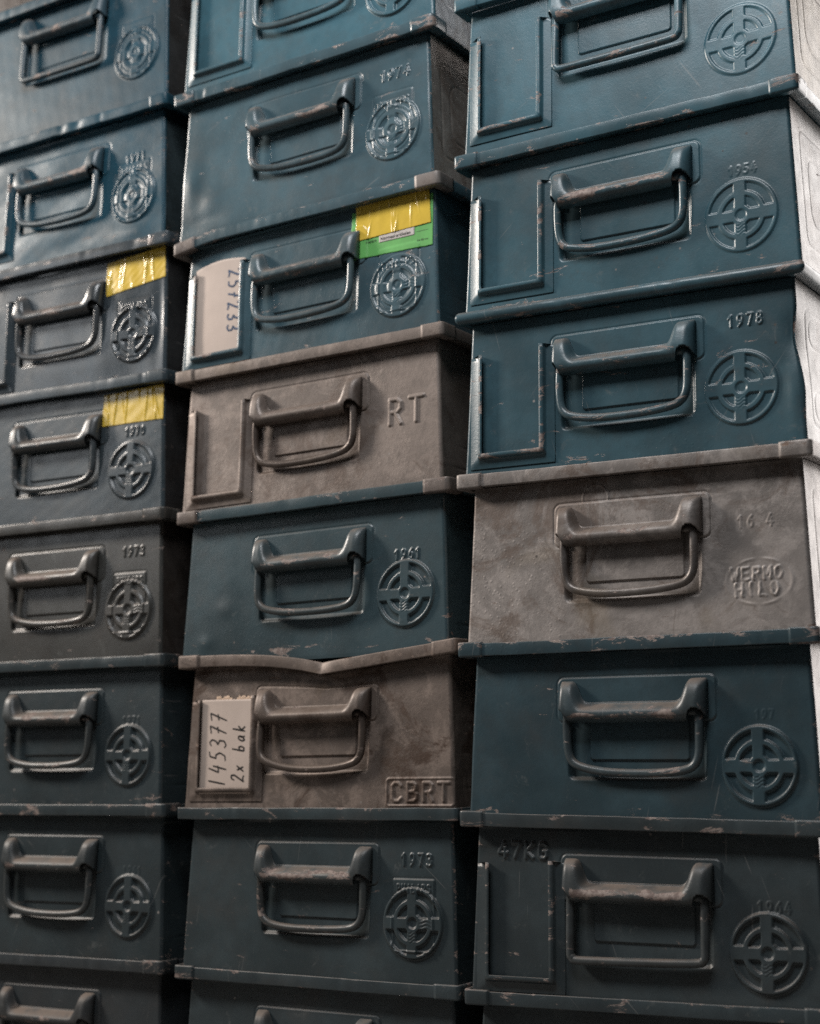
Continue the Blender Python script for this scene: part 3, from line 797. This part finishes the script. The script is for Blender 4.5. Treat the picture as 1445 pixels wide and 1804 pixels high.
BINS = {}
seed = 11
for (colm, i), sp in SPEC.items():
    seed += 7
    dx, z, t = ROWS[colm][i]
    last = i == len(ROWS[colm]) - 1
    if last: zb, tb = ZF, 0.0
    else: _, zb, tb = ROWS[colm][i + 1]
    k = dict(sp)
    grey = k.pop('grey', 0); color = k.pop('color'); rough = k.pop('rough', .36); mott = k.pop('mottle', 0.0); spots = k.pop('spots', 0.0)
    capL = k.pop('capL', None); capR = k.pop('capR', None); bx = k.pop('box', 0); hp = k.pop('holdp', None)
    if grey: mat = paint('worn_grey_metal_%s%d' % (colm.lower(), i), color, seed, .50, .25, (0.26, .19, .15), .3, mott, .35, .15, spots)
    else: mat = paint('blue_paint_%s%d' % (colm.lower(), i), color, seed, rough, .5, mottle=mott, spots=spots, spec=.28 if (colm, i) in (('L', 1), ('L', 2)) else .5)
    rimmat = None
    if (colm, i) == ('M', 3): pass
    capmat = None
    if capL or capR: capmat = paint('bare_cap_%s%d' % (colm.lower(), i), capL or capR, seed + 1, .45, .3, mottle=.4, metal=.2)
    sc_ = k.pop('sidecol', None)
    k['sidemat'] = paint('side_metal_%s%d' % (colm.lower(), i), sc_, seed + 2, .42, .1, mottle=.5, metal=.2) if sc_ else None
    def mx_(c, f): return tuple(a * (1 - f) + b_ * f for a, b_ in zip(c, (0.080, 0.070, 0.062)))
    if not grey:
        k['bracket_mat'] = paint('bracket_%s%d' % (colm.lower(), i), mx_(color, .10 if (colm == 'R' and i < 4) else .22), seed, rough + .02, .5, mottle=.3, dust=.6)
        k['handle_mat'] = paint('handle_%s%d' % (colm.lower(), i), mx_(color, .12 if (colm == 'R' and i < 4) else .28), seed + 3, rough - .02, .4, mottle=.3, dust=.4)
    else:
        k['bracket_mat'] = paint('bracket_%s%d' % (colm.lower(), i), tuple(c * .80 for c in color), seed, .42, .3, mottle=.6, metal=.3, dust=.4)
        k['handle_mat'] = paint('handle_%s%d' % (colm.lower(), i), tuple(c * .66 for c in color), seed, .36, .3, mottle=.5, metal=.45, dust=.3)
    k.setdefault('rim_out', None); k.setdefault('xedge', None); k.setdefault('twist', 0)
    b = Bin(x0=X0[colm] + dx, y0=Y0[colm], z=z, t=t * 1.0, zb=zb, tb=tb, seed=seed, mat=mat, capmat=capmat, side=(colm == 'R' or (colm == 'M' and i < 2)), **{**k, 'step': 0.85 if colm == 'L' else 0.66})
    b.t = t; b.tb = tb
    if bx:
        old = b.edge
        b.edge = lambda u, w: 0.8 * np.exp(-(rrect(u, w, 258.5, 333.5, 118, 143.5, 3) / 1.1) ** 2)
    if hp: b.holder = 'own'; b.hold = hp
    b.build()
    BINS[(colm, i)] = b

# ------------------------------------------------------------------ tape, stickers, cards
b = BINS[('L', 3)]
b.sheet('tape', M_TAPE, [(240.5, 6), (327, -1), (329, 35), (243, 46)], .35, 140, 60, .20, 5, .4, ridges=9, wrap=1.0)
b = BINS[('L', 4)]
b.sheet('tape', M_TAPE, [(239.5, 4.5), (329, 1), (329.5, 41), (240, 41)], .35, 160, 60, .12, 8, .5, ridges=9)
b = BINS[('M', 2)]
stk = b.sheet('sticker', M_GREEN, [(228.5, 5), (326.5, 4), (326.5, 58.5), (227.5, 56)], .3, 90, 50, .03, 3, .35, ridges=0, wrap=.8)
b.sheet('tape', M_TAPE, [(233.5, -1), (322.0, -3), (324.5, 34.5), (234.5, 37.0)], 1.0, 140, 60, .08, 9, .15, ridges=16, wrap=.8)
lab = b.sheet('printed_label', M_LABEL, [(262.5, 36.0), (305, 35.0), (305.0, 43.6), (262.7, 43.6)], .62, 30, 10, .0, 2, .0, parent=stk, wrap=.8)


def printed(bn, parent, txt, u0, u1, wc, mat, out, skew=0.0, bold=0.01):
    cu = bpy.data.curves.new('printed_text', 'FONT'); cu.body = txt; cu.size = 1; cu.offset = bold; cu.resolution_u = 3
    tmp = bpy.data.objects.new('tmp', cu); COL.objects.link(tmp)
    bpy.context.view_layer.update()
    me = bpy.data.meshes.new_from_object(tmp.evaluated_get(bpy.context.evaluated_depsgraph_get()))
    bpy.data.objects.remove(tmp); bpy.data.curves.remove(cu)
    n = len(me.vertices); a = np.zeros(n * 3); me.vertices.foreach_get('co', a); a = a.reshape(-1, 3)
    sc = (u1 - u0) / (a[:, 0].max() - a[:, 0].min())
    uu = u0 + (a[:, 0] - a[:, 0].min()) * sc; hh = .35 * sc
    ww = wc + hh - a[:, 1] * sc + skew * (uu - u0)
    pts = bn.F(uu, ww, bn.rec(ww) + out(uu, ww)) - np.array(bn.loc)
    me.vertices.foreach_set('co', pts.astype(np.float32).ravel()); me.update()
    me.materials.clear(); me.materials.append(mat)
    me.name = 'printed_text'
    o = bpy.data.objects.new('printed_text', me); COL.objects.link(o); o.parent = parent; return o


mx = lambda uu, ww: np.maximum.reduce([b.height(uu + du, ww + dw) for du, dw in ((0, 0), (2, 0), (-2, 0), (0, 2), (0, -2))]) * .8
printed(b, stk, 'Normaal-artikelen', 264.5, 300.5, 39.9, M_INKK, lambda uu, ww: mx(uu, ww) + 1.1, 0, .012)
printed(b, stk, 'nsoort', 247, 259.5, 40.0, M_INKK, lambda uu, ww: mx(uu, ww) + .75)
printed(b, stk, '4.4.185 mm', 308, 321, 50.5, M_INKK, lambda uu, ww: mx(uu, ww) + .75)
b.ribbon('printed_line', M_INKK, [[(307, 41.2), (321, 41.0)]], .14, lambda uu, ww: b.rec(ww) + mx(np.array(uu), np.array(ww)) + .8, stk, b.loc)


def card(bn, name, label, cat, mat, edge_top, u0, u1, w1, bulge, lift, lean=0.0, seed=1, tilt=0.0, group=None):
    nu, nw = 40, 50
    U, V_ = np.meshgrid(np.linspace(0, 1, nu), np.linspace(0, 1, nw))
    u = u0 + (u1 - u0) * U
    top = edge_top(U)
    w = top + (w1(U) - top) * V_
    o = bn.rec(w) + lift + bulge * np.sin(U * math.pi) ** .8 * (1 - .45 * V_) + tilt * (1 - V_)
    pts = bn.F(u, w, o)
    loc = tuple(bn.F((u0 + u1) / 2, w1(np.array(.5)), bn.rec(w1(np.array(.5)))).reshape(3))
    ob = link_mesh(name, pts.reshape(-1, 3), grid_faces(nw, nu), mat, None, loc)
    md = ob.modifiers.new('thickness', 'SOLIDIFY'); md.thickness = 0.0004; md.offset = -1
    ob['label'] = label; ob['category'] = cat
    f = lambda uu, ww: bn.rec(ww) + lift + bulge * np.sin(np.clip((uu - u0) / (u1 - u0), 0, 1) * math.pi) ** .8 * (1 - .45 * np.clip((ww - top.min()) / (w1(.5) - top.min()), 0, 1)) + tilt * (1 - np.clip((ww - top.min()) / (w1(.5) - top.min()), 0, 1))
    return ob, f, loc


# card with a blue number read from top to bottom
c1, f1, l1 = card(BINS[('M', 2)], 'paper_card', 'white paper card with the blue handwritten number 257233', 'card', M_CARD,
                  lambda U: 26.5 - 3.5 * np.sin(np.clip(U, 0, 1) * math.pi) ** .75 - 1.5 * U, 22.5, 90.5, lambda U: 127.5 + 0 * U, 2.2, 1.1)
HW = {
    '2': [[(.02, .25), (.15, .02), (.45, .0), (.55, .25), (.3, .6), (.0, 1.0), (.3, .92), (.65, 1.0)]],
    '5': [[(.6, .0), (.2, .05), (.12, .42), (.4, .4), (.6, .65), (.4, .95), (.0, .98)]],
    '7': [[(.0, .08), (.6, .0), (.35, .55), (.15, 1.0)], [(.1, .52), (.6, .45)]],
    '3': [[(.02, .1), (.3, .0), (.55, .15), (.45, .4), (.2, .5), (.55, .6), (.55, .88), (.25, 1.0), (.0, .9)]],
    '1': [[(.3, .0), (.22, 1.0)]],
    '4': [[(.28, .0), (.05, .6), (.6, .55)], [(.52, .25), (.36, 1.05)]],
    'x': [[(.05, .45), (.5, .95)], [(.5, .42), (.02, .98)]],
    'b': [[(.1, .0), (.05, .95), (.4, .95), (.5, .7), (.35, .52), (.08, .65)]],
    'a': [[(.5, .5), (.2, .48), (.02, .75), (.15, .98), (.42, .85), (.5, .5), (.48, .9), (.6, .98)]],
    'k': [[(.12, .0), (.05, 1.0)], [(.5, .45), (.1, .72), (.55, 1.0)]],
    ' ': [],
}


def write(txt, ucol, wstart, wstop, size, cw=True, slant=0.0):
    """handwriting turned by a quarter; cw: reads downwards, letter tops to the right"""
    out = []; n = len(txt); step = (wstop - wstart) / n
    for k, ch in enumerate(txt):
        for pl in HW[ch]:
            pts = []
            for a, c in pl:
                along = wstart + k * step + (a + slant * (1 - c)) * step * .95
                across = (ucol + size / 2 - c * size) if cw else (ucol - size / 2 + c * size)
                pts.append((across, along))
            out.append(pts)
    return out


BINS[('M', 2)].ribbon('handwriting', M_INKB, write('257233', 77.5, 36, 110, 16.5), 1.0, lambda uu, ww: f1(uu, ww) + .25, c1, l1)

c2, f2, l2 = card(BINS[('M', 5)], 'paper_card', 'white paper card with black handwriting 145377 2x bak', 'card', M_CARD,
                  lambda U: 34 + 1.0 * U, 27, 94, lambda U: 131.0 + 0 * U, .8, 2.0)
st2 = write('145377', 50, 124, 45, 22, cw=False, slant=.2) + write('2x bak', 77, 119, 58, 16, cw=False, slant=.22)
BINS[('M', 5)].ribbon('handwriting', M_INKK, st2, .78, lambda uu, ww: f2(uu, ww) + .25, c2, l2)
rg = random.Random(4)
jag = np.array([rg.uniform(0, 3.2) for _ in range(40)]); gap = np.where((np.linspace(0, 1, 40) > .46) & (np.linspace(0, 1, 40) < .58), 3.5, 0)
c3, f3, l3 = card(BINS[('M', 5)], 'torn_cardboard', 'torn brown cardboard edge sticking up behind the white handwritten card', 'cardboard', M_TORN,
                  lambda U: 30.0 + np.interp(U, np.linspace(0, 1, 40), jag + gap), 45, 92, lambda U: 128.0 + 0 * U, .3, 1.0)
